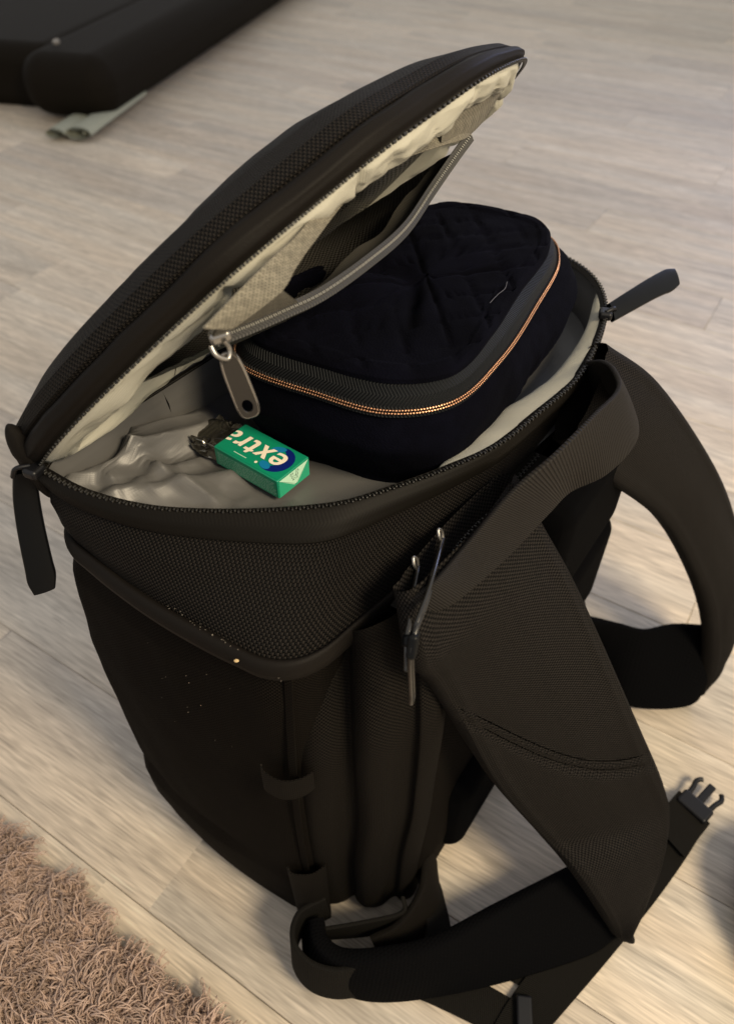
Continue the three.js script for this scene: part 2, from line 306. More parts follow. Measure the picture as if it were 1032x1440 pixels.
{ // rolled binding below the collar: a flattened tube
  const pts = pipeR.slice(0, -1).filter((_, i) => i % 2 === 0).map(([x, z]) => V(x, PIPE_Y, z));
  const c = new THREE.CatmullRomCurve3(pts, true);
  const g = grid((u, v) => {
    const p = c.getPoint(u), a = v * Math.PI * 2, d = V(p.x - CX, 0, p.z - CZ).normalize(), k = 1 + 0.08 * (vn(u * 60, 0, 6, 60) - 0.5);
    return p.addScaledVector(d, 0.0042 * Math.cos(a) * k + 0.0015).add(V(0, (0.0075 * Math.sin(a) - 0.001) * k, 0));
  }, 260, 14, { closeU: true });
  mesh('piping', g, M.binding, pack);
}
// ---- the compartment: padded lining wall and satin floor
{
  const padded = (x, z) => sstep(-0.03, 0.01, z) * sstep(0.10, 0.16, x) * sstep(0.35, 0.31, x);      // fuller along the back, where the case presses
  const wp = (d, e) => rimR.map(([x, z]) => { const l = Math.hypot(x - CX, z - CZ), k = d + e * padded(x, z); return [CX + (x - CX) * (l - k) / l, CZ + (z - CZ) * (l - k) / l]; });
  const wallDisp = (p, u) => { const d = V(p.x - CX, 0, p.z - CZ).normalize(), k = (fbm(u * 26, p.y * 30, 91, 3) - 0.4) * 0.007 * sstep(RIM_Y, RIM_Y - 0.010, p.y); return p.addScaledVector(d, -k); };
  mesh('lining_wall', loft([{ y: RIM_Y - 0.0008, p: wp(0.0035, 0) }, { y: RIM_Y - 0.004, p: wp(0.0045, 0) }, { y: RIM_Y - 0.007, p: wp(0.0055, 0) }, { y: RIM_Y - 0.012, p: wp(0.0065, 0) }, { y: RIM_Y - 0.020, p: wp(0.007, 0) }, { y: RIM_Y - 0.036, p: wp(0.006, 0) }], N, 5, wallDisp), M.satin, pack);
  // cream padding along the back edge, and two puffs of it by the near corner
  const puff = (i0, i1, name, d) => mesh(name, grid((u, v) => { const i = Math.round(lerp(i0, i1, u)), [x, z] = rimR[((i % N) + N) % N], e = Math.pow(Math.sin(Math.PI * u), 0.6), a = v * Math.PI * 0.86, l = Math.hypot(x - CX, z - CZ), k = 0.0032 + e * d * Math.sin(a) * (1 + 0.5 * (fbm(i * 0.11, 2, 95, 3) - 0.45)), y = RIM_Y - 0.001 - v * (0.004 + 0.016 * e); return V(CX + (x - CX) * (l - k) / l, y + 0.002 * (fbm(i * 0.2, v * 3, 97, 2) - 0.45), CZ + (z - CZ) * (l - k) / l); }, Math.abs(i1 - i0), 12), M.cream, pack);
  const find = (fx, fz) => { let b = 0, q = 9; rimR.forEach(([x, z], i) => { const d = Math.hypot(x - fx, z - fz); if (d < q) { q = d; b = i; } }); return b; };
  puff(find(0.35, -0.002), find(0.118, 0.008), 'padded_edge', 0.0225);
  puff(find(0.056, -0.035), find(0.036, -0.060), 'padded_edge', 0.006); puff(find(0.034, -0.062), find(0.012, -0.100), 'padded_edge', 0.008);
  const nr = 110, na = 320;
  mesh('lining_floor', grid((u, v) => {
    const i = u * N, a = rimR[Math.floor(i)], b = rimR[Math.min(N, Math.floor(i) + 1)], f = i - Math.floor(i);
    const ex = lerp(a[0], b[0], f), ez = lerp(a[1], b[1], f), k = 0.985 * (1 - v);
    const x = CX + (ex - CX) * k, z = CZ + (ez - CZ) * k;
    let y = 0.369 - 0.002 * (1 - k);
    // bunched cloth in the corner by the hinge: a few long soft folds running into the corner
    const fold = (ax, az, bx, bz, wd, h) => { const dx = bx - ax, dz = bz - az, L2 = dx * dx + dz * dz, t = clamp(((x - ax) * dx + (z - az) * dz) / L2, 0, 1), q = Math.hypot(x - ax - dx * t + 0.004 * (vn(x * 60, z * 60, 102) - 0.5), z - az - dz * t); return h * Math.pow(Math.max(0, 1 - q / (2.1 * wd)), 1.4) * lerp(1, 0.5, t); };
    y += fold(0.004, -0.150, 0.075, -0.105, 0.008, 0.015) + fold(0.010, -0.165, 0.095, -0.142, 0.007, 0.020) + fold(0.005, -0.135, 0.045, -0.075, 0.007, 0.008) + fold(0.06, -0.165, 0.10, -0.155, 0.010, 0.022) + fold(0.03, -0.15, 0.07, -0.128, 0.005, 0.010) + fold(0.018, -0.120, 0.075, -0.060, 0.004, 0.004) + fold(0.05, -0.16, 0.055, -0.10, 0.004, 0.007) + fold(0.02, -0.14, 0.10, -0.125, 0.0035, 0.006);
    y += lerp(0.0015, 0.004, sstep(0.09, 0.03, x)) * (fbm(x * 22, z * 22, 107, 3) - 0.45) + lerp(0.0002, 0.0012, sstep(0.10, 0.03, x)) * (Math.pow(1 - Math.abs(2 * vn(x * 70 + z * 30, z * 48 - x * 20, 109) - 1), 5) + 0.5 * Math.pow(1 - Math.abs(2 * vn(x * 110 - z * 60, z * 90 + x * 40, 110) - 1), 4));
    return V(x, y, z);
  }, na, nr, { closeU: true }), M.satin, pack);
}
// ---- the lid, hinged along the front edge, raised by 47 degrees
const lid = group('lid', pack, { label: 'raised lid with black weave outside and cream lining with a zipped mesh pocket inside' });
lid.position.set(0, RIM_Y, HINGE_Z); lid.rotation.set(-47 * Math.PI / 180, 0, 0.058);
{
  const lp = rimPts.map(([x, z]) => [x * 0.905, z - HINGE_Z]);
  const lc = new THREE.CatmullRomCurve3(lp.map(([x, r]) => V(x, 0, r)), false, 'centripetal'), line = lc.getSpacedPoints(160);
  const lx = 0.165, lz = 0.09, R = radial(line.map((p) => [p.x, p.z]), lx, lz, N);
  const sc = (k) => scaleP(R, lx, lz, k), ins = (d) => insetP(R, lx, lz, d);
  const hgt = (x) => lerp(0.585, 0.32, sstep(0.13, 0.32, x)) * lerp(1.0, 1, sstep(-0.01, 0.09, x));
  const dispO = (p, u, v) => { p.y *= hgt(p.x); if (v > 0.45) p.y += 0.004 * (fbm(p.x * 22, p.z * 26, 121, 3) - 0.45); return p; };
  mesh('lid_zipper_band', loft([{ y: -0.001, p: ins(0.004) }, { y: 0.0, p: ins(0.001) }, { y: 0.003, p: ins(-0.0012) }, { y: 0.010, p: ins(-0.0030) }, { y: 0.018, p: ins(-0.0016) }, { y: 0.0215, p: ins(0.0015) }, { y: 0.0205, p: ins(0.006) }], N, 4, dispO), M.binding, lid);
  mesh('lid_shell', loft([{ y: 0.0185, p: ins(0.0055) }, { y: 0.0245, p: ins(0.0018) }, { y: 0.036, p: ins(0.0050) }, { y: 0.050, p: sc(0.86) }, { y: 0.060, p: sc(0.68) }, { y: 0.063, p: sc(0.48) }, { y: 0.064, p: sc(0.25) }, { y: 0.064, p: sc(0.01) }], N, 5, dispO), M.nylon, lid);
  mesh('lid_zipper_teeth', teeth(line.map((p) => V(p.x, -0.0016, p.z)), 0.0019, [0.0011, 0.0013, 0.0020], () => V(0, 1, 0), 0.22), M.teeth, lid, { kind: 'stuff' });
  // cream lining: a puffed strip round the edge, gathered here and there, that turns up into the pocket
  const gather = [0.30, 0.335, 0.372, 0.43, 0.55, 0.68, 0.80];
  const dispI = (p, u, v) => { const m = Math.sin(Math.PI * clamp(v * 1.05, 0, 1)); let q = 0; for (const g of gather) q += Math.exp(-Math.pow((u - g - 0.01 * v) / 0.0035, 2)); const f1 = fbm(u * 30, v * 2.2, 131, 4), cr = 1 - Math.abs(2 * vn(u * 46 + v * 3, v * 2.4 + 3, 133) - 1); p.y += (-0.008 * (f1 - 0.42) + 0.0028 * Math.pow(cr, 3) + 0.0045 * q) * m; return p; };
  mesh('lid_lining', loft([{ y: 0.0005, p: ins(0.003) }, { y: -0.004, p: ins(0.006) }, { y: -0.0075, p: ins(0.014) }, { y: -0.0075, p: ins(0.022) }, { y: -0.003, p: ins(0.029) }, { y: 0.005, p: ins(0.032) }], N, 8, dispI), M.cream, lid);
  mesh('pocket_netting', loft([{ y: 0.0045, p: ins(0.0315) }, { y: 0.012, p: sc(0.60) }, { y: 0.017, p: sc(0.46) }, { y: 0.019, p: sc(0.25) }, { y: 0.019, p: sc(0.01) }], N, 4, (p) => { if (p.y > 0.006) p.y *= 0.6 + 0.7 * fbm(p.x * 40, p.z * 40, 141, 2); return p; }), M.netting, lid);
  // the pocket's front sheet hangs down to its zip
  const zip = [[0.049, -0.0155, 0.130], [0.068, -0.020, 0.130], [0.091, -0.0245, 0.130], [0.1145, -0.0285, 0.130], [0.157, -0.0305, 0.130], [0.1955, -0.0295, 0.130], [0.232, -0.022, 0.133], [0.255, -0.016, 0.142], [0.268, -0.0125, 0.150]];
  const zc = curve(zip), zl = zc.getSpacedPoints(120);
  const tape = (o0, o1, th) => ribbon(zl.filter((_, i) => i % 6 === 0).map((p) => [p.x, p.y + o0[0], p.z + o0[1]]), zl.filter((_, i) => i % 6 === 0).map((p) => [p.x, p.y + o1[0], p.z + o1[1]]), { th, nu: 90, around: 4 });
  mesh('pocket_zipper_tape', tape([0.0026, 0.0012], [-0.0036, -0.0005], 0.0008), M.greyTape, lid);
  mesh('pocket_zipper_teeth', teeth(zl.map((p) => V(p.x, p.y - 0.0003, p.z + 0.0013)), 0.0014, [0.0008, 0.0014, 0.0008], () => V(0, 1, 0), 0.1), M.greyTeeth, lid, { kind: 'stuff' });
  mesh('pocket_sheet', grid((u, v) => {
    const p = zc.getPoint(u); const bx = lerp(0.03, 0.30, u), br = 0.03, be = 0.004;
    return V(lerp(p.x, bx, v), lerp(p.y - 0.003, be, v) - 0.008 * Math.sin(Math.PI * v) * Math.sin(Math.PI * u) + 0.003 * (fbm(u * 9, v * 7, 151, 3) - 0.45), lerp(p.z, br, v));
  }, 70, 24), M.netting, lid);
  // a second grey sheet stands a little way up inside the opening, behind the zip
  mesh('pocket_divider', grid((u, v) => {
    const p = zc.getPoint(lerp(0.16, 0.97, u)), h = 0.016 * Math.pow(Math.sin(Math.PI * clamp(u * 0.9 + 0.05, 0, 1)), 0.7) * (0.45 + 0.9 * fbm(u * 7, 3, 155, 2));
    return V(p.x + 0.006 * v, p.y - 0.003 + h * v, p.z - 0.006 - 0.012 * v);
  }, 70, 8), M.pocketGrey, lid);
  const up = [[0.040, -0.0195, 0.158], [0.065, -0.020, 0.165], [0.080, -0.016, 0.165], [0.097, -0.012, 0.165], [0.140, -0.004, 0.165], [0.177, -0.004, 0.165], [0.212, -0.0095, 0.165], [0.240, -0.0135, 0.162], [0.262, -0.0125, 0.155]];
  const upI = [[0.026, -0.0135, 0.163], [0.057, -0.0095, 0.168], [0.075, -0.0075, 0.168], [0.094, -0.0055, 0.167], [0.140, 0.0045, 0.167], [0.184, 0.0045, 0.167], [0.218, 0.000, 0.167], [0.247, -0.004, 0.166], [0.279, -0.002, 0.160]];
  mesh('pocket_edge', ribbon(up, upI, { th: 0.0012, nu: 80, around: 5, wave: (u, s) => 0.0015 * (fbm(u * 20, s * 3, 161, 2) - 0.4) }), M.facing, lid);
  // cloth between the pocket edge and the near end of the zip
  mesh('pocket_corner', ribbon([[0.049, -0.0145, 0.131], [0.068, -0.0185, 0.131], [0.091, -0.023, 0.131], [0.100, -0.025, 0.131]], [[0.034, -0.0155, 0.160], [0.052, -0.0185, 0.163], [0.064, -0.0200, 0.165], [0.067, -0.0200, 0.165]], { th: 0.0008, nu: 30, around: 8 }), M.facing, lid);
  // end panel of the pocket towards the tip
  const e1 = [[0.215, -0.0085, 0.166], [0.245, -0.0125, 0.160], [0.272, -0.0115, 0.156], [0.292, -0.0065, 0.160], [0.306, -0.003, 0.168]], e2 = [[0.210, 0.001, 0.182], [0.246, -0.001, 0.184], [0.275, -0.0005, 0.184], [0.296, -0.001, 0.180], [0.308, -0.001, 0.175]];
  mesh('pocket_end', ribbon(e1, e2, { th: 0.0015, nu: 40, around: 6 }), M.facing, lid);
  // slider with its long pull, hanging straight down from the zip's near end
  const down = V(0, -1, 0).applyAxisAngle(V(1, 0, 0), 47 * Math.PI / 180), outw = V(0, 0, 1).applyAxisAngle(V(1, 0, 0), 47 * Math.PI / 180), s0 = V(0.052, -0.0175, 0.131);
  const pull = group('zipper_pull', lid);
  pull.position.copy(s0); pull.rotation.x = 47 * Math.PI / 180;               // upright again
  pull.rotation.order = 'XYZ'; pull.rotateY(-0.75); pull.rotateZ(0.16);
  const hoop = (w, h, r, y0, taper) => { const pts = []; for (let k = 0; k < 40; k++) { const a = k / 40 * 2 * Math.PI, c = Math.cos(a), s = Math.sin(a), y = Math.sign(s) * Math.pow(Math.abs(s), 0.55) * h / 2, x = Math.sign(c) * Math.pow(Math.abs(c), 0.55) * (w / 2) * lerp(1, taper, 0.5 + s * 0.5); pts.push([x, y0 + y, 0]); } return tube(pts, r, 80, 6, true); };
  const plate = new THREE.Shape(); plate.moveTo(-0.0035, -0.008); plate.lineTo(0.0035, -0.008); plate.lineTo(0.0048, -0.040); plate.absarc(0, -0.0405, 0.0048, 0, -Math.PI, true); plate.lineTo(-0.0035, -0.008);
  const hole = new THREE.Path(); hole.absellipse(0, -0.0385, 0.0028, 0.0042, 0, 2 * Math.PI, false, 0); plate.holes.push(hole);
  mesh('pull_plate', new THREE.ExtrudeGeometry(plate, { depth: 0.0007, bevelEnabled: true, bevelSize: 0.0003, bevelThickness: 0.0003, bevelSegments: 2 }), std({ color: C(0.030, 0.026, 0.022), roughness: 0.5, metalness: 0.2 }), pull);
  mesh('pull_frame', hoop(0.0106, 0.0375, 0.00105, -0.0265, 0.72), M.gunmetal, pull);
  const sl = new RoundedBoxGeometry(0.010, 0.006, 0.007, 3, 0.0022); sl.translate(0, 0.001, -0.001);
  mesh('slider', mergeGeometries([sl, tube([[-0.005, 0, 0.003], [-0.004, -0.004, 0.005], [0, -0.008, 0.004], [0.002, -0.005, 0.002], [0.001, 0.001, 0.003]], 0.0012, 30, 6)].map((g) => g.toNonIndexed())), M.gunmetal, pull);
}
// hinge gusset at the near corner where the zip ends
{
  const g = new THREE.SphereGeometry(1, 28, 20), p = g.attributes.position;
  for (let i = 0; i < p.count; i++) { const x = p.getX(i), y = p.getY(i), z = p.getZ(i), w = 1 + 0.25 * (fbm(y * 2 + 5, Math.atan2(z, x) * 1.2 + 5, 63, 2) - 0.45) - 0.14 * Math.exp(-Math.pow((y - 0.1) / 0.12, 2)); p.setXYZ(i, 0.0012 + x * 0.0068 * w - 0.003 * y, 0.400 + y * 0.027, -0.1735 + z * 0.0075 * w - 0.002 * y); }
  g.computeVertexNormals(); mesh('corner_binding', g, M.binding, pack);
}
// leather-like tabs on the two top zip sliders
function tabPull(name, pts, w0, w1, th, widthDir, parent) {
  const c = curve(pts), L = [], R = []; const k = 8, wd = A3(widthDir).normalize();
  for (let i = 0; i <= k; i++) { const p = c.getPoint(i / k), w = lerp(w0, w1, i / k) / 2 * (i === k ? 0.72 : 1); L.push(p.clone().addScaledVector(wd, -w).toArray()); R.push(p.clone().addScaledVector(wd, w).toArray()); }
  return mesh(name, ribbon(L, R, { th, nu: 40, around: 5, crown: 0.0006 }), M.rubber, parent);
}
tabPull('zipper_tab', [[-0.001, 0.394, -0.180], [-0.005, 0.377, -0.183], [-0.011, 0.354, -0.182], [-0.017, 0.330, -0.179], [-0.021, 0.313, -0.177]], 0.011, 0.0150, 0.005, [0.78, 0.1, 0.55], pack);
tabPull('zipper_tab', [[0.324, 0.400, 0.020], [0.345, 0.402, 0.0265], [0.372, 0.403, 0.034], [0.394, 0.402, 0.0405]], 0.011, 0.0155, 0.0045, [0.5, 0.55, -0.62], pack);
{
  const sl = (p, ry) => { const g = new RoundedBoxGeometry(0.010, 0.006, 0.009, 3, 0.0022); g.rotateY(ry); g.translate(...p); return g; };
  mesh('zipper_slider', mergeGeometries([sl([-0.003, 0.4015, -0.166], 0.2), tube([[-0.003, 0.404, -0.168], [-0.009, 0.404, -0.172], [-0.011, 0.398, -0.175]], 0.0014, 20, 6)].map((g) => g.toNonIndexed())), M.plastic, pack);
  mesh('zipper_slider', mergeGeometries([sl([0.318, 0.4015, 0.0185], 0.35), tube([[0.316, 0.404, 0.019], [0.322, 0.405, 0.022], [0.327, 0.401, 0.022]], 0.0014, 20, 6)].map((g) => g.toNonIndexed())), M.plastic, pack);
}
// ---- laptop compartment behind, with its pleated side
{
  const px = 0.19, pz = 0.034, secs = [[0.0, 0.062, 0.325, -0.01, 0.050], [0.010, 0.050, 0.335, -0.012, 0.056], [0.06, 0.044, 0.342, -0.012, 0.058], [0.2, 0.040, 0.345, -0.012, 0.052], [0.27, 0.044, 0.345, -0.004, 0.049], [0.30, 0.048, 0.345, 0.012, 0.049], [0.335, 0.058, 0.343, 0.024, 0.048], [0.355, 0.070, 0.338, 0.026, 0.046], [0.363, 0.080, 0.330, 0.028, 0.042], [0.3645, 0.12, 0.29, 0.032, 0.038]];
  mesh('laptop_compartment', loft(secs.map(([y, x0, x1, z0, z1]) => ({ y, p: radial(roundRect(x0, x1, z0, z1, Math.min(0.02, (z1 - z0) * 0.45)), px, pz, 140) })), 140, 5, (p, u) => { const d = V(p.x - px, 0, p.z - pz).normalize(); return p.addScaledVector(d, 0.004 * (fbm(u * 22, p.y * 11, 171, 3) - 0.45)); }), M.nylonPlain, pack);
  // side gusset: soft vertical folds between the main body and the laptop compartment
  const plan = [[0.012, -0.014], [0.000, -0.006], [-0.001, 0.003], [0.006, 0.011], [0.016, 0.0145], [0.021, 0.018], [0.018, 0.024], [0.018, 0.032], [0.026, 0.039], [0.038, 0.042], [0.043, 0.045], [0.042, 0.050], [0.052, 0.055], [0.066, 0.054]];
  const pc = curve(plan.map(([x, z]) => [x, 0, z]));
  mesh('side_gusset', grid((u, v) => {
    const p = pc.getPoint(u), y = lerp(0.0015, lerp(0.338, 0.368, sstep(0.25, 0.65, u)), v), mid = Math.sin(Math.PI * clamp(v * 1.0, 0, 1)), top = sstep(0.72, 1, v);
    const k = lerp(0.75, 1.0, Math.sqrt(mid)), wob = 0.004 * (vn(u * 4, v * 4, 181) - 0.5);
    return V(lerp(0.024, p.x, k) + 0.018 * top + lerp(0.006, 0, sstep(0, 0.05, v)) + wob, y, p.z * lerp(0.97, 1, mid) - 0.012 * top + wob);
  }, 90, 40), M.gusset, pack);
  // padded back panel lobes
  for (const [y0, y1, x0, x1] of [[0.245, 0.355, 0.17, 0.31], [0.135, 0.238, 0.16, 0.325], [0.02, 0.128, 0.09, 0.33]]) {
    const g = new RoundedBoxGeometry(x1 - x0, y1 - y0, 0.034, 5, 0.0165); g.translate((x0 + x1) / 2, (y0 + y1) / 2, 0.052); mesh('back_pad', g, M.foam, pack);
  }
  // compartment zip line with coil teeth, and the two cord pulls
  const zl = [V(0.062, 0.352, 0.024), V(0.075, 0.3615, 0.027), V(0.10, 0.3645, 0.029), V(0.14, 0.3655, 0.031), V(0.2, 0.3655, 0.033)], zs = curve(zl).getSpacedPoints(60);
  mesh('laptop_zipper_tape', ribbon(zs.filter((_, i) => i % 4 === 0).map((p) => [p.x - 0.002, p.y + 0.003, p.z - 0.007]), zs.filter((_, i) => i % 4 === 0).map((p) => [p.x - 0.002, p.y + 0.003, p.z + 0.007]), { th: 0.001, nu: 60, around: 3 }), M.tape, pack);
  mesh('laptop_zipper_teeth', teeth(zs.map((p) => V(p.x - 0.003, p.y + 0.0045, p.z)), 0.0018, [0.0011, 0.0012, 0.0019], () => V(-0.5, 1, 0)), M.teeth, pack, { kind: 'stuff' });
  const cordPull = (a, b, c, d, w) => {
    const A = A3(a), sd = V(0.62, 0.2, -0.25).normalize();
    const pts = [], n = 8; const cen = curve([a, b, c, d]);
    const half = (t) => (t < 0.12 ? lerp(0.0016, w, t / 0.12) : lerp(w, 0.0023, sstep(0.2, 0.62, t)));
    for (let i = 0; i <= n * 2; i++) { const t = i / (n * 2); pts.push(cen.getPoint(t).addScaledVector(sd, -half(t))); }
    for (let i = n * 2; i >= 0; i--) { const t = i / (n * 2); pts.push(cen.getPoint(t).addScaledVector(sd, half(t))); }
    const g = group('cord_pull', pack);
    mesh('cord', tube(pts.map((p) => p.toArray()), 0.0013, 140, 7), M.cord, g);
    const s = cen.getPoint(0.62), e = cen.getPoint(0.76), mid = s.clone().lerp(e, 0.5), q = new THREE.Quaternion().setFromUnitVectors(V(0, 1, 0), e.clone().sub(s).normalize());
    const box = new RoundedBoxGeometry(0.0088, s.distanceTo(e), 0.0048, 3, 0.0020); box.applyQuaternion(new THREE.Quaternion().setFromAxisAngle(V(0, 1, 0), 0.35)); box.applyQuaternion(q); box.translate(mid.x, mid.y, mid.z); mesh('cord_sleeve', box, M.rubber, g);
    const ring = tube([[0, 0, 0], [0.002, 0.004, -0.002], [0, 0.007, -0.003], [-0.002, 0.004, -0.001]].map((p) => [p[0] + A.x, p[1] + A.y, p[2] + A.z]), 0.0009, 30, 6, true); mesh('slider_bridge', ring, M.gunmetal, g);
  };
  cordPull([0.090, 0.384, 0.028], [0.052, 0.3925, 0.0425], [0.0285, 0.388, 0.049], [0.0265, 0.343, 0.052], 0.0042);
  cordPull([0.070, 0.380, 0.026], [0.052, 0.380, 0.034], [0.034, 0.376, 0.043], [0.0275, 0.366, 0.0475], 0.0042);
}
// ---- side pocket hem, tab and slot
{
  const hem = [[-0.001, 0.342, -0.005], [-0.0055, 0.30, -0.004], [-0.0095, 0.25, -0.003], [-0.0115, 0.18, -0.003], [-0.0105, 0.10, -0.003], [-0.006, 0.012, -0.002]];
  mesh('pocket_hem', ribbon(hem.map(([x, y, z]) => [x + 0.0025, y, z - 0.002]), hem.map(([x, y, z]) => [x + 0.0035, y, z + 0.002]), { th: 0.0016, nu: 60, around: 4 }), M.nylonPlain, pack);
  const tab = group('side_tab', pack);
  mesh('tab_loop', ribbon([[-0.0150, 0.262, -0.0190], [-0.0172, 0.261, -0.0150], [-0.0155, 0.260, -0.0040], [-0.0085, 0.260, 0.0040], [-0.001, 0.260, 0.0075]], [[-0.0155, 0.239, -0.0190], [-0.0178, 0.238, -0.0150], [-0.0160, 0.238, -0.0040], [-0.0088, 0.239, 0.0040], [-0.001, 0.240, 0.0075]], { th: 0.0012, nu: 30, around: 5 }), M.gusset, tab);
  mesh('slot_flap', ribbon([[-0.0165, 0.118, -0.0125], [-0.0180, 0.117, -0.0070], [-0.0110, 0.117, 0.0040], [-0.001, 0.118, 0.0090]], [[-0.0150, 0.014, -0.0120], [-0.0170, 0.012, -0.0070], [-0.0110, 0.012, 0.0040], [0.000, 0.014, 0.0090]], { th: 0.0014, nu: 30, around: 8 }), M.gusset, pack);
}
// ---- carry handle of ribbed webbing
mesh('carry_handle', ribbon([[0.047, 0.387, 0.036], [0.058, 0.393, 0.0415], [0.085, 0.395, 0.043], [0.122, 0.405, 0.048], [0.148, 0.415, 0.057], [0.183, 0.420, 0.062], [0.212, 0.420, 0.064], [0.230, 0.419, 0.055], [0.246, 0.412, 0.043], [0.258, 0.400, 0.030]],
  [[0.051, 0.378, 0.0440], [0.066, 0.381, 0.0520], [0.103, 0.379, 0.0575], [0.146, 0.378, 0.061], [0.166, 0.380, 0.064], [0.185, 0.385, 0.076], [0.216, 0.388, 0.080], [0.238, 0.390, 0.071], [0.252, 0.386, 0.056], [0.262, 0.378, 0.042]], { th: 0.003, nu: 110, around: 8, crown: 0.0008 }), M.webbing, pack);
// ---- shoulder straps
function shoulder(L, R, LB, RB, seam) {
  const s = group('shoulder_strap', pack), seamAt = (v) => 0.292 + 0.135 * (1 - Math.pow(1 - clamp(v, 0, 1), 1.8));
  if (seam) {                                                   // a double row of stitches over the seam
    const cl = curve(L), st = new THREE.CatmullRomCurve3(L.map(A3), false, 'catmullrom', 0.5), en = new THREE.CatmullRomCurve3(R.map(A3), false, 'catmullrom', 0.5), g = [];
    for (const off of [-0.008, -0.022]) {
      const line = []; for (let i = 0; i <= 60; i++) { const v = lerp(0.03, 0.97, i / 60), u = seamAt(v) + off, a = st.getPoint(u), b = en.getPoint(u), w = b.clone().sub(a), tn = st.getPoint(u + 0.01).sub(a), nn = new THREE.Vector3().crossVectors(w, tn).normalize(); line.push(a.addScaledVector(w, v).addScaledVector(nn, -0.0065 - 0.0048 * Math.sin(Math.PI * v) - 0.0002 + 0.003 * (fbm(u * 7, v * 2, 201, 3) - 0.45))); }
      const base = new RoundedBoxGeometry(0.0021, 0.0006, 0.0007, 1, 0.00025);
      along(line, 0.0031).forEach(({ p, t }) => { g.push(base.clone().applyMatrix4(new THREE.Matrix4().makeBasis(t, V(0, 1, 0).cross(t).normalize().cross(t).negate(), V(0, 1, 0).cross(t).normalize()).setPosition(p))); });
    }
    mesh('stitching', mergeGeometries(g), M.thread, s, { kind: 'stuff' });
  }
  mesh('strap_upper', ribbon(L, R, { th: 0.013, nu: 200, crown: 0.0048, around: seam ? 64 : 18, wave: (u, v) => 0.003 * (fbm(u * 7, v * 2, 191 + seam * 10, 3) - 0.45) - 0.004 * Math.sin(Math.PI * v) * sstep(0.45, 0.75, u) * sstep(1.0, 0.85, u) - 0.0012 * Math.exp(-Math.pow((v - 0.06) / 0.03, 2)) - 0.0012 * Math.exp(-Math.pow((v - 0.94) / 0.03, 2)) - (seam ? 0.0032 * sstep(-0.003, 0.003, u - seamAt(v)) - 0.0008 * Math.exp(-Math.pow((u - seamAt(v) + 0.022) / 0.006, 2)) + 0.0022 * Math.exp(-Math.pow((u - seamAt(v) + 0.014) / 0.0035, 2)) : 0) }), M.strap, s);
  mesh('strap_lower', ribbon(LB, RB, { th: 0.012, nu: 80, crown: 0.003, around: 12 }), M.foam, s);
  return s;
}
shoulder(
  [[0.050, 0.389, 0.030], [0.038, 0.358, 0.0465], [0.054, 0.318, 0.051], [0.086, 0.20, 0.082], [0.110, 0.115, 0.121], [0.111, 0.085, 0.153], [0.113, 0.045, 0.183], [0.1150, 0.023, 0.1965], [0.1155, 0.016, 0.1975]],
  [[0.150, 0.386, 0.032], [0.152, 0.356, 0.054], [0.157, 0.315, 0.082], [0.171, 0.20, 0.146], [0.185, 0.125, 0.180], [0.179, 0.095, 0.192], [0.157, 0.060, 0.2005], [0.1270, 0.033, 0.2005], [0.1185, 0.019, 0.1980]],
  [[0.118, 0.012, 0.204], [0.106, 0.006, 0.196], [0.082, 0.006, 0.178], [0.039, 0.007, 0.140], [0.000, 0.007, 0.100], [-0.026, 0.007, 0.066], [-0.036, 0.008, 0.038], [-0.037, 0.010, 0.020], [-0.026, 0.012, 0.008]],
  [[0.170, 0.046, 0.206], [0.160, 0.038, 0.172], [0.125, 0.045, 0.152], [0.067, 0.051, 0.119], [0.018, 0.058, 0.092], [-0.012, 0.060, 0.064], [-0.028, 0.056, 0.040], [-0.028, 0.054, 0.022], [-0.018, 0.050, 0.010]], 1);
shoulder(
  [[0.210, 0.378, 0.040], [0.245, 0.335, 0.060], [0.322, 0.25, 0.098], [0.366, 0.165, 0.136], [0.382, 0.10, 0.164], [0.380, 0.045, 0.182], [0.370, 0.010, 0.186]],
  [[0.276, 0.402, 0.030], [0.318, 0.360, 0.062], [0.378, 0.27, 0.110], [0.416, 0.195, 0.142], [0.431, 0.135, 0.163], [0.430, 0.090, 0.178], [0.412, 0.052, 0.190]],
  [[0.374, 0.010, 0.186], [0.356, 0.007, 0.182], [0.336, 0.007, 0.160], [0.322, 0.007, 0.130], [0.335, 0.007, 0.105], [0.355, 0.008, 0.080], [0.350, 0.012, 0.058], [0.325, 0.016, 0.046]],
  [[0.420, 0.062, 0.186], [0.412, 0.064, 0.178], [0.392, 0.062, 0.142], [0.370, 0.060, 0.119], [0.362, 0.060, 0.095], [0.354, 0.060, 0.075], [0.345, 0.060, 0.054], [0.320, 0.062, 0.042]], 0);
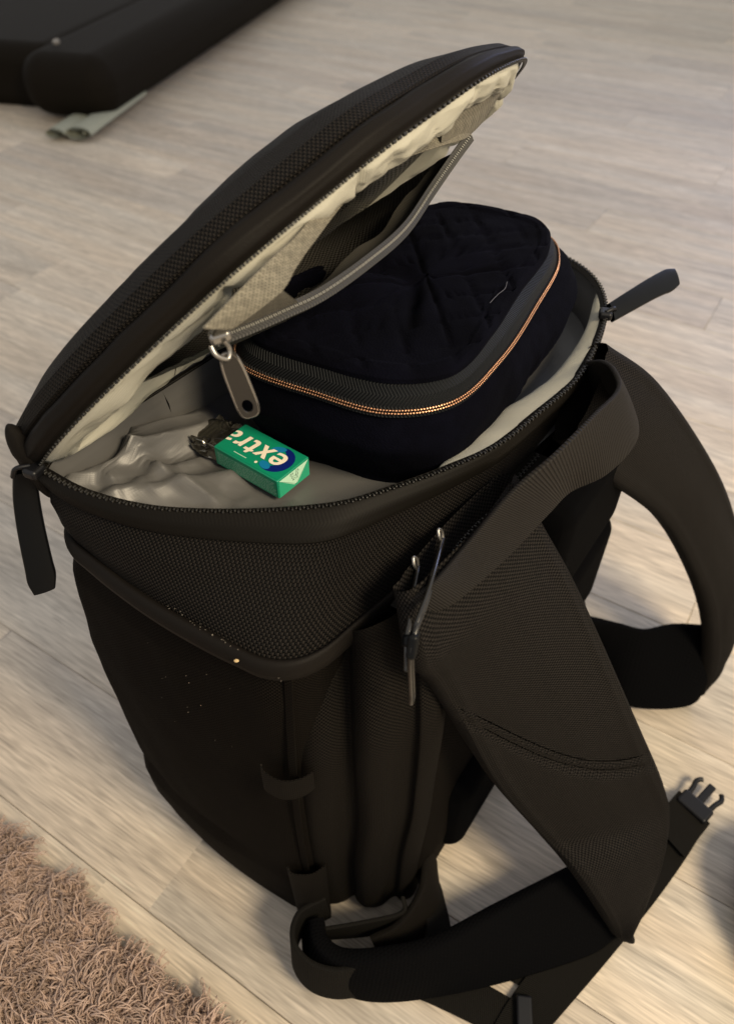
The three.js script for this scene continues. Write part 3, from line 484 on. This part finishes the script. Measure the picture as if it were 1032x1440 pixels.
// ---- webbing at the foot of the bag
{
  const w = (name, L, R, th = 0.002) => mesh(name, ribbon(L, R, { th, nu: 50, around: 5 }), M.webPlain, pack);
  // loose hip belt lying on the floor, ending in a side-release buckle
  w('hip_belt', [[0.012, 0.004, 0.180], [0.047, 0.004, 0.190], [0.102, 0.004, 0.205], [0.156, 0.005, 0.2185], [0.202, 0.005, 0.228], [0.240, 0.007, 0.234]], [[-0.010, 0.004, 0.150], [0.040, 0.005, 0.155], [0.109, 0.006, 0.170], [0.165, 0.006, 0.183], [0.212, 0.007, 0.195], [0.252, 0.010, 0.204]]);
  w('hip_belt_fold', [[0.206, 0.010, 0.2265], [0.225, 0.0105, 0.231], [0.246, 0.011, 0.236]], [[0.218, 0.012, 0.1955], [0.238, 0.013, 0.200], [0.258, 0.014, 0.205]], 0.003);
  const b = group('buckle', pack);
  b.scale.setScalar(0.88); b.position.set(0.252, 0.013, 0.2205); b.rotation.y = -0.27;                   // prongs point along +x
  const body = new RoundedBoxGeometry(0.018, 0.010, 0.033, 4, 0.003); mesh('buckle_body', body, M.plastic, b);
  const lever = (s) => { const g = tube([[0.006, 0, 0.0115 * s], [0.018, 0, 0.0125 * s], [0.026, 0, 0.0140 * s], [0.030, 0, 0.0125 * s], [0.032, 0, 0.0105 * s]], 0.0026, 30, 8); return g; };
  mesh('prong', lever(1), M.plastic, b); mesh('prong', lever(-1), M.plastic, b);
  const cg = new RoundedBoxGeometry(0.030, 0.0045, 0.008, 3, 0.002); cg.translate(0.019, 0, 0); mesh('buckle_guide', cg, M.plastic, b);
  // short webs running out below the frame
  w('adjuster_web', [[-0.012, 0.004, 0.082], [-0.004, 0.003, 0.110], [0.004, 0.003, 0.150], [0.008, 0.003, 0.19]], [[0.014, 0.004, 0.070], [0.022, 0.003, 0.098], [0.030, 0.003, 0.138], [0.034, 0.003, 0.178]]);
  w('adjuster_web', [[0.040, 0.003, 0.138], [0.044, 0.003, 0.155], [0.044, 0.003, 0.185]], [[0.060, 0.003, 0.120], [0.066, 0.003, 0.145], [0.066, 0.003, 0.180]]);
  // sewn triangle of webbing that anchors the near strap
  w('strap_anchor', [[0.060, 0.040, 0.050], [0.045, 0.035, 0.066], [0.020, 0.030, 0.082], [-0.008, 0.028, 0.060]], [[0.075, 0.016, 0.056], [0.062, 0.014, 0.075], [0.034, 0.012, 0.096], [-0.004, 0.010, 0.076]], 0.003);
  w('strap_anchor', [[0.030, 0.060, 0.056], [0.022, 0.052, 0.060], [0.000, 0.052, 0.040], [-0.022, 0.050, 0.016]], [[0.032, 0.028, 0.060], [0.026, 0.024, 0.064], [0.004, 0.024, 0.046], [-0.018, 0.020, 0.018]], 0.003);
  w('strap_loop', [[-0.004, 0.060, 0.008], [-0.024, 0.061, -0.001], [-0.040, 0.060, 0.006], [-0.044, 0.058, 0.024], [-0.036, 0.056, 0.044], [-0.018, 0.055, 0.060]], [[-0.004, 0.026, 0.012], [-0.026, 0.024, 0.001], [-0.045, 0.022, 0.008], [-0.051, 0.018, 0.026], [-0.044, 0.014, 0.046], [-0.026, 0.012, 0.066]], 0.004)
  ;mesh('anchor_wing', ribbon([[0.070, 0.060, 0.052], [0.044, 0.054, 0.064], [0.016, 0.048, 0.062], [-0.004, 0.044, 0.050]], [[0.078, 0.010, 0.058], [0.050, 0.008, 0.078], [0.018, 0.008, 0.078], [-0.006, 0.010, 0.064]], { th: 0.006, nu: 40, around: 8, crown: 0.002 }), M.gusset, pack);
  const tg = new RoundedBoxGeometry(0.030, 0.005, 0.012, 3, 0.002); tg.rotateY(0.5); tg.translate(0.025, 0.009, 0.168); mesh('strap_slide', tg, M.plastic, pack);
}

// ---------------------------------------------------------------- velvet case standing in the open compartment
{
  const g = group('velvet_case', scene, { label: 'dark navy velvet case with a rose gold zip in the open top compartment', category: 'case' });
  g.position.copy(pack.position); g.rotation.copy(pack.rotation);
  const pl = [[0.104, -0.115], [0.105, -0.06], [0.113, -0.022], [0.138, 0.001], [0.187, 0.003], [0.25, -0.006], [0.315, -0.02], [0.343, -0.04], [0.347, -0.08], [0.335, -0.12], [0.30, -0.135], [0.22, -0.137], [0.14, -0.138]];
  const pc = new THREE.CatmullRomCurve3(pl.map(([x, z]) => V(x, 0, z)), true, 'centripetal').getSpacedPoints(240), cx = 0.225, cz = -0.068, n = 240;
  const R = radial(pc.map((p) => [p.x, p.z]), cx, cz, n), ins = (d) => insetP(R, cx, cz, d);
  const nz = (amp) => (p, u) => { const d = V(p.x - cx, 0, p.z - cz).normalize(); return p.addScaledVector(d, amp * (fbm(u * 20, p.y * 30, 201, 3) - 0.45)); };
  const bul = (d, e) => R.map(([x, z]) => { const l = Math.hypot(x - cx, z - cz), k = d - e * sstep(0.20, 0.33, x) * sstep(-0.13, -0.06, z) + 0.009 * sstep(0.15, 0.11, x) * (e < 0.016 && e !== 0.010 ? 1 : 0.3); return [cx + (x - cx) * (l - k) / l, cz + (z - cz) * (l - k) / l]; });
  mesh('case_side', loft([{ y: 0.366, p: ins(0.012) }, { y: 0.372, p: bul(0.003, 0.006) }, { y: 0.388, p: bul(-0.005, 0.013) }, { y: 0.406, p: bul(-0.0065, 0.017) }, { y: 0.420, p: bul(-0.003, 0.010) }, { y: 0.4275, p: ins(0.002) }, { y: 0.4275, p: ins(0.006) }], n, 5, nz(0.006)), M.velvet, g);
  mesh('case_zipper_tape', loft([{ y: 0.4265, p: ins(-0.0005) }, { y: 0.4285, p: ins(0.0) }, { y: 0.4345, p: ins(0.004) }, { y: 0.4405, p: ins(0.011) }, { y: 0.441, p: ins(0.014) }], n, 3), M.herring, g);
  mesh('case_top', loft([{ y: 0.4395, p: ins(0.0095) }, { y: 0.4425, p: ins(0.0095) }, { y: 0.4455, p: ins(0.013) }, { y: 0.4458, p: ins(0.018) }, { y: 0.4445, p: ins(0.022) }, { y: 0.4452, p: scaleP(R, cx, cz, 0.66) }, { y: 0.4458, p: scaleP(R, cx, cz, 0.4) }, { y: 0.446, p: scaleP(R, cx, cz, 0.01) }], n, 6, (p) => {
    const q = Math.sin((p.x * 0.9 + p.z) * 95), q2 = Math.sin((p.x * 0.9 - p.z) * 95); const inside = sstep(0.4445, 0.4452, p.y);
    p.y += 0.005 * (fbm(p.x * 26, p.z * 30, 211, 3) - 0.45) - inside * 0.0024 * (Math.pow(1 - Math.abs(q), 5) + Math.pow(1 - Math.abs(q2), 5)) - 0.006 * Math.exp(-Math.pow((p.x + 0.6 * p.z - 0.15 - 0.02 * Math.sin(p.z * 60)) / 0.010, 2)) * sstep(-0.03, -0.06, p.z); return p; }), M.velvet, g);
  const base = new THREE.Shape(ins(0.012).map(([x, z]) => new THREE.Vector2(x, z))), bg = new THREE.ShapeGeometry(base); bg.rotateX(Math.PI / 2); bg.translate(0, 0.3665, 0); mesh('case_base', bg, M.velvet, g);
  const loop = R.map(([x, z]) => V(x, 0.4305, z)), outAt = (p) => V(p.x - cx, 0.012, p.z - cz).setY(Math.hypot(p.x - cx, p.z - cz) * 0.9);
  const row = (dy, dd) => teeth(insetP(R, cx, cz, dd).map(([x, z]) => V(x, 0.4300 + dy, z)), 0.0016, [0.0012, 0.0014, 0.0011], outAt, 0.0);
  mesh('case_zipper_teeth', mergeGeometries([row(0.0007, -0.0002), row(-0.0008, -0.0008)]), M.gold, g, { kind: 'stuff' });
  // pale threads and lint clinging to the velvet
  const lint = std({ color: C(0.13, 0.13, 0.16), roughness: 0.9 });
  mesh('lint_thread', tube([[0.240, 0.4465, -0.0220], [0.231, 0.4468, -0.0190], [0.224, 0.4464, -0.0195], [0.213, 0.4460, -0.0190]], 0.00014, 24, 4), lint, g);
}

// ---------------------------------------------------------------- chewing gum packet on the lining
{
  const g = group('chewing_gum_pack', scene, { label: 'open green chewing gum packet with torn silver foil lying on the grey lining', category: 'chewing gum' });
  const inPack = group('placed', scene); scene.remove(inPack);
  const place = V(0.0890, 0.3715, -0.0680).applyAxisAngle(V(0, 1, 0), pack.rotation.y).add(pack.position);
  g.position.copy(place); g.rotation.y = pack.rotation.y + Math.atan2(0.99, 0.05) ;      // local +x runs from the end face towards the torn end
  const LX = 0.050, WZ = 0.0265, HY = 0.0135;
  const green = C(0.006, 0.235, 0.130);
  const body = new RoundedBoxGeometry(LX, HY, WZ, 3, 0.0009); body.translate(LX / 2, HY / 2, 0);
  mesh('wrapper', body, phys({ color: green, roughness: 0.38, clearcoat: 0.35, clearcoatRoughness: 0.3 }), g);
  const cv = document.createElement('canvas'); cv.width = 1024; cv.height = 512; const k = cv.getContext('2d');
  k.fillStyle = '#0d8765'; k.fillRect(0, 0, 1024, 512);
  k.save(); k.translate(250, 262); k.rotate(-0.1); k.scale(1.12, 1.12);
  k.fillStyle = '#0b1f6b'; k.beginPath(); k.ellipse(0, 0, 195, 200, 0, 0, 7); k.fill();
  k.fillStyle = '#0d8765'; k.beginPath(); k.ellipse(110, 15, 190, 160, 0, 0, 7); k.fill();
  k.fillStyle = '#1478a8'; k.beginPath(); k.ellipse(60, -135, 78, 48, 0.4, 0, 7); k.fill(); k.beginPath(); k.ellipse(75, 142, 84, 44, -0.4, 0, 7); k.fill(); k.restore();
  k.fillStyle = '#f3e7cf'; k.strokeStyle = '#0b1f6b'; k.lineWidth = 6; k.font = 'bold 395px sans-serif'; k.textBaseline = 'alphabetic'; k.save(); k.translate(88, 380); k.scale(1.0, 0.98); k.transform(1, 0, -0.12, 1, 0, 0); k.strokeText('extra', 20, 0); k.fillText('extra', 20, 0); k.restore();
  k.fillStyle = '#f3e7cf'; k.beginPath(); k.arc(420, 78, 20, 0, 7); k.fill();
  k.fillStyle = '#b9d6c2'; k.fillRect(560, 52, 210, 12);
  const pt = new THREE.CanvasTexture(cv); pt.colorSpace = THREE.SRGBColorSpace;
  const pg = new THREE.PlaneGeometry(LX - 0.002, WZ - 0.002); pg.rotateX(-Math.PI / 2); pg.translate(LX / 2, HY + 0.0002, 0);
  mesh('printed_front', pg, phys({ map: pt, roughness: 0.36, clearcoat: 0.35, clearcoatRoughness: 0.3, side: THREE.DoubleSide }), g);
  // end face: folded pale triangle with the printed date
  const ce = document.createElement('canvas'); ce.width = 512; ce.height = 270; const e = ce.getContext('2d');
  e.fillStyle = '#2aa27c'; e.fillRect(0, 0, 512, 270); e.fillStyle = '#bfe6cd'; e.beginPath(); e.moveTo(4, 4); e.lineTo(508, 4); e.lineTo(300, 236); e.lineTo(250, 236); e.fill();
  e.fillStyle = '#1c2a26'; e.font = 'bold 52px monospace'; e.textAlign = 'center'; e.fillText('05 25', 262, 62); e.fillText('0:42', 266, 112); e.fillText('K13', 270, 160);
  e.strokeStyle = '#0f6e52'; e.lineWidth = 5; e.beginPath(); e.moveTo(4, 4); e.lineTo(276, 240); e.lineTo(508, 4); e.stroke();
  const et = new THREE.CanvasTexture(ce); et.colorSpace = THREE.SRGBColorSpace;
  const eg = new THREE.PlaneGeometry(WZ - 0.0016, HY - 0.0014); eg.rotateY(-Math.PI / 2); eg.translate(-0.0002, HY / 2, 0);
  mesh('end_fold', eg, phys({ map: et, roughness: 0.36, clearcoat: 0.35, clearcoatRoughness: 0.3, side: THREE.DoubleSide }), g);
  // small print on the near long side
  const cs = document.createElement('canvas'); cs.width = 1024; cs.height = 256; const s = cs.getContext('2d'); s.fillStyle = '#0d8765'; s.fillRect(0, 0, 1024, 256); s.fillStyle = '#b9d6c2';
  const rr = rng(5); for (let y = 40; y < 230; y += 26) { let x = 40; while (x < 980) { const w = 10 + rr() * 50; s.fillRect(x, y, w, 6); x += w + 14; } }
  const stx = new THREE.CanvasTexture(cs); stx.colorSpace = THREE.SRGBColorSpace;
  for (const sgn of [1, -1]) { const sg = new THREE.PlaneGeometry(LX - 0.002, HY - 0.002); if (sgn < 0) sg.rotateY(Math.PI); sg.translate(LX / 2, HY / 2, sgn * (WZ / 2 + 0.0002)); mesh('printed_side', sg, phys({ map: stx, roughness: 0.4, clearcoat: 0.3, clearcoatRoughness: 0.3, side: THREE.DoubleSide }), g); }
  // crumpled torn foil beyond the wrapper
  const foil = grid((u, v) => {
    const a = u * Math.PI * 2, c = Math.cos(a), sn = Math.sin(a), w = WZ / 2 * lerp(0.99, 1.1, v), h = HY / 2 * lerp(0.98, 0.45, v);
    const z = Math.sign(c) * Math.pow(Math.abs(c), 0.35) * w, y = HY / 2 * lerp(1, 0.6, v) + Math.sign(sn) * Math.pow(Math.abs(sn), 0.35) * h;
    const cr = (0.0075 * Math.abs(fbm(u * 9, v * 3.4, 221, 2) - 0.40) * 2 - 0.002) * sstep(0.05, 0.4, v);
    return V(LX - 0.004 + v * 0.030 + 0.005 * (vn(u * 9, 3, 231, 9) - 0.5) * v, Math.max(0.0006, y + cr * (sn > 0 ? 1.6 : 0.6)), z + cr * c);
  }, 90, 26, { closeU: true });
  mesh('torn_foil', foil, std({ color: C(0.22, 0.21, 0.18), roughness: 0.24, metalness: 0.95 }), g);
}

// ---------------------------------------------------------------- crumbs on the bag
{
  const r = rng(77), spot = (x, y, z) => V(x, y, z).applyAxisAngle(V(0, 1, 0), pack.rotation.y).add(pack.position);
  const cg = new THREE.IcosahedronGeometry(0.0009, 2), cp = cg.attributes.position; for (let i = 0; i < cp.count; i++) { const p = V(cp.getX(i), cp.getY(i), cp.getZ(i)); p.multiplyScalar(0.75 + 0.6 * vn(p.x * 900 + 50, p.y * 900 + p.z * 700 + 50, 3)); cp.setXYZ(i, p.x * 1.5, p.y * 0.7, p.z); } cg.computeVertexNormals();
  const m = mesh('crumb', cg, std({ color: C(0.50, 0.36, 0.18), roughness: 0.8 }), scene, { label: 'golden crumb on the piping at the near corner of the black backpack', category: 'crumb' });
  m.position.copy(spot(-0.0105, 0.3545, -0.026));
  const bits = [];
  for (let i = 0; i < 40; i++) { const z = -0.075 + r() * 0.085, low = r() < 0.55, y = low ? 0.345 - r() * 0.10 : 0.3565 + r() * 0.006; const o = new THREE.IcosahedronGeometry(0.00014 + r() * r() * 0.00028, 0); const q = spot(low ? -0.0045 - 0.0125 * sstep(0.345, 0.27, y) - 0.004 : -0.008, y, low ? z - r() * 0.06 : z); o.translate(q.x, q.y, q.z); bits.push(o); }
  mesh('dust_specks', mergeGeometries(bits), std({ color: C(0.22, 0.19, 0.15), roughness: 0.9 }), scene, { kind: 'stuff', label: 'pale dust specks clinging to the side of the black backpack', category: 'dust' });
}

// ---------------------------------------------------------------- shaggy rug in the near corner
{
  const rug = group('shaggy_rug', scene, { label: 'brown long pile rug with a curly edge in the near left corner', category: 'rug' });
  const a = V(-0.56, 0, -0.425), b = V(0.02, 0, -0.035), d = b.clone().sub(a).normalize(), nrm = V(-d.z, 0, d.x);   // pile lies on the +nrm side
  const len = a.distanceTo(b), wid = 0.42, r = rng(21);
  const edge = (s) => 0.010 * (vn(s * 28, 0, 5) - 0.5) + 0.006 * (vn(s * 90, 0, 6) - 0.5);
  mesh('rug_base', grid((u, v) => { const s = u * len, q = edge(s) + 0.010 + v * wid; return a.clone().addScaledVector(d, s).addScaledVector(nrm, q).setY(0.004 + 0.004 * sstep(0, 0.05, v)); }, 80, 30), std({ color: C(0.24, 0.165, 0.118), roughness: 1 }), rug);
  const tuft = (seed) => {
    const q = rng(seed), g = [], bx = (q() - 0.5) * 0.02, bz = (q() - 0.5) * 0.02;             // the strands of a tuft lean and curl together
    for (let k = 0; k < 9; k++) {
      const ax = (q() - 0.5) * 0.007, az = (q() - 0.5) * 0.007, h = 0.010 + q() * 0.008, lx = bx + (q() - 0.5) * 0.009, lz = bz + (q() - 0.5) * 0.009, cu = 0.004 * (q() - 0.3);
      const c = new THREE.CatmullRomCurve3([V(ax, 0, az), V(ax + lx * 0.2 + cu, h * 0.6, az + lz * 0.2 - cu), V(ax + lx * 0.65, h, az + lz * 0.65), V(ax + lx * 0.98 - cu, h * 0.86, az + lz * 0.98 + cu), V(ax + lx * 0.9 - cu * 2, h * 0.62, az + lz * 0.9 + cu * 2)]);
      const t = new THREE.TubeGeometry(c, 8, 0.00046, 4, false), p = t.attributes.position;
      for (let i = 0; i <= 8; i++) for (let j = 0; j <= 4; j++) { const id = i * 5 + j, o = c.getPoint(i / 8), s = 1.2 - 0.8 * Math.pow(i / 8, 2); p.setXYZ(id, o.x + (p.getX(id) - o.x) * s, o.y + (p.getY(id) - o.y) * s, o.z + (p.getZ(id) - o.z) * s); }
      g.push(t);
    }
    return mergeGeometries(g);
  };
  for (let v = 0; v < 6; v++) {
    const n = 3000, im = new THREE.InstancedMesh(tuft(300 + v), std({ color: C(1, 1, 1), roughness: 0.85 }), n); im.name = 'rug_pile'; im.userData.kind = 'stuff'; im.castShadow = im.receiveShadow = true;
    const mt = new THREE.Matrix4(), q = new THREE.Quaternion(), col = new THREE.Color();
    for (let i = 0; i < n; i++) {
      const s = 0.05 + r() * (len - 0.06), w = edge(s) + 0.008 + Math.pow(r(), 1.1) * 0.36, p = a.clone().addScaledVector(d, s).addScaledVector(nrm, w); p.y = 0.004;
      const clump = vn(p.x * 60, p.z * 60, 245), flow = 6.28 * fbm(p.x * 18, p.z * 18, 241, 2) * 2.2 + (r() - 0.5) * 1.4, sc = 0.85 + 0.5 * r();
      q.setFromEuler(new THREE.Euler((r() - 0.5) * 0.7, flow, (r() - 0.5) * 0.7)); mt.compose(p, q, V(sc, sc * (0.6 + 0.7 * clump), sc)); im.setMatrixAt(i, mt);
      const k = 0.72 + 0.5 * r(); im.setColorAt(i, col.setRGB(0.45 * k, 0.326 * k, 0.258 * k));
    }
    rug.add(im);
  }
}

// ---------------------------------------------------------------- dark upholstered piece and rolled cloth at the far left
{
  const s = group('low_sofa', scene, { label: 'low dark upholstered sofa corner with rounded edges at the far left', category: 'sofa' });
  s.position.set(-0.655, 0, -2.06); s.rotation.y = -0.235;                          // local -z runs away along its long edge
  const sm = phys({ color: C(0.0095, 0.0076, 0.0054), roughness: 0.6, specularIntensity: 0.07, bumpMap: feltBump, bumpScale: 0.0003 });
  const arm = new RoundedBoxGeometry(0.26, 0.15, 3.2, 8, 0.068); arm.translate(-0.13, 0.085, -1.6); mesh('sofa_arm', arm, sm, s);
  const seat = new RoundedBoxGeometry(1.7, 0.17, 3.0, 6, 0.05); seat.translate(-1.06, 0.068, -1.62); mesh('sofa_seat', seat, sm, s);
  const b = new THREE.CylinderGeometry(0.009, 0.009, 0.006, 16); b.rotateX(0.3); b.translate(-0.17, 0.171, -0.10); mesh('upholstery_button', b, std({ color: C(0.2, 0.18, 0.15), roughness: 0.4 }), s);
  const c = group('rolled_cloth', scene, { label: 'greenish grey rolled cloth on the floor under the dark sofa corner', category: 'cloth' });
  c.position.set(-0.70, 0, -1.97); c.rotation.y = -0.20;
  const spiral = (cx, cy, r0, turns) => (u, v) => { const a = u * turns * 2 * Math.PI, r = lerp(r0, r0 * 0.42, u) * (1 + 0.10 * Math.sin(a * 2 + 1)); return V(cx + r * Math.cos(a), cy + r * 0.5 * Math.sin(a) + 0.003 * vn(u * 9, v * 4, 3), -v * 0.34 + 0.012 * (vn(u * 8, 1, 9) - 0.5)); };
  const cm = std({ color: C(0.30, 0.31, 0.245), roughness: 0.95, bumpMap: feltBump, bumpScale: 0.0006 });
  mesh('cloth_roll', grid(spiral(-0.02, 0.020, 0.034, 2.1), 90, 14), cm, c);
  mesh('cloth_fold', grid(spiral(-0.085, 0.016, 0.026, 1.9), 90, 14), cm, c);
}

// ---------------------------------------------------------------- dark rounded pouch, cut off by the right edge
{
  const g = new THREE.SphereGeometry(1, 40, 24), p = g.attributes.position;
  for (let i = 0; i < p.count; i++) { const x = p.getX(i), y = p.getY(i), z = p.getZ(i), q = (t) => Math.sign(t) * Math.pow(Math.abs(t), 0.7); p.setXYZ(i, q(x) * 0.07, Math.max(0.001, 0.034 + q(y) * 0.034), q(z) * 0.10 + 0.004 * (vn(x * 3 + 9, z * 3 + 9, 4) - 0.5)); }
  g.computeVertexNormals();
  const m = mesh('dark_pouch', g, phys({ color: C(0.006, 0.0055, 0.008), roughness: 0.7, specularIntensity: 0.2 }), scene, { label: 'dark rounded pouch on the floor cut off by the right edge below the buckle', category: 'pouch' });
  m.position.set(0.372, 0, -0.155); m.rotation.y = 0.25;
}

// ---------------------------------------------------------------- lamp outside the frame: a warm shaded panel lamp to the right
{
  const l = group('lamp', scene, { label: 'warm square lamp panel to the right of the backpack', category: 'lamp' });
  l.position.copy(LAMP_POS); l.lookAt(LAMP_AIM.x, LAMP_AIM.y, LAMP_AIM.z);
  const shell = new RoundedBoxGeometry(LAMP_SIZE + 0.03, LAMP_SIZE + 0.03, 0.03, 3, 0.01); shell.translate(0, 0, -0.022); mesh('lamp_housing', shell, std({ color: C(0.5, 0.5, 0.5), roughness: 0.5 }), l);
  mesh('lamp_diffuser', new THREE.PlaneGeometry(LAMP_SIZE, LAMP_SIZE), std({ color: C(0.8, 0.8, 0.8), roughness: 0.8, emissive: LAMP_COLOR, emissiveIntensity: 1.5 }), l).position.z = -0.004;
  const area = new THREE.RectAreaLight(LAMP_COLOR, LAMP_POWER, LAMP_SIZE, LAMP_SIZE); area.name = 'lamp_light'; area.position.z = 0.004; area.rotation.y = Math.PI; l.add(area);
}
{
  const l = group('glowing_screen', scene, { label: 'bluish glowing screen across the room beyond the lid', category: 'screen' });
  l.position.copy(SCREEN_POS); l.lookAt(0.1, 0.4, -0.5);
  const shell = new RoundedBoxGeometry(0.94, 0.56, 0.05, 3, 0.01); shell.translate(0, 0, -0.032); mesh('screen_housing', shell, M.plastic, l);
  mesh('screen_panel', new THREE.PlaneGeometry(0.9, 0.52), std({ color: C(0.02, 0.02, 0.02), roughness: 0.5, emissive: SCREEN_COLOR, emissiveIntensity: 1.0 }), l).position.z = -0.004;
  const area = new THREE.RectAreaLight(SCREEN_COLOR, SCREEN_POWER, 0.9, 0.52); area.name = 'screen_light'; area.position.z = 0.004; area.rotation.y = Math.PI; l.add(area);
}
renderer.render(scene, camera);
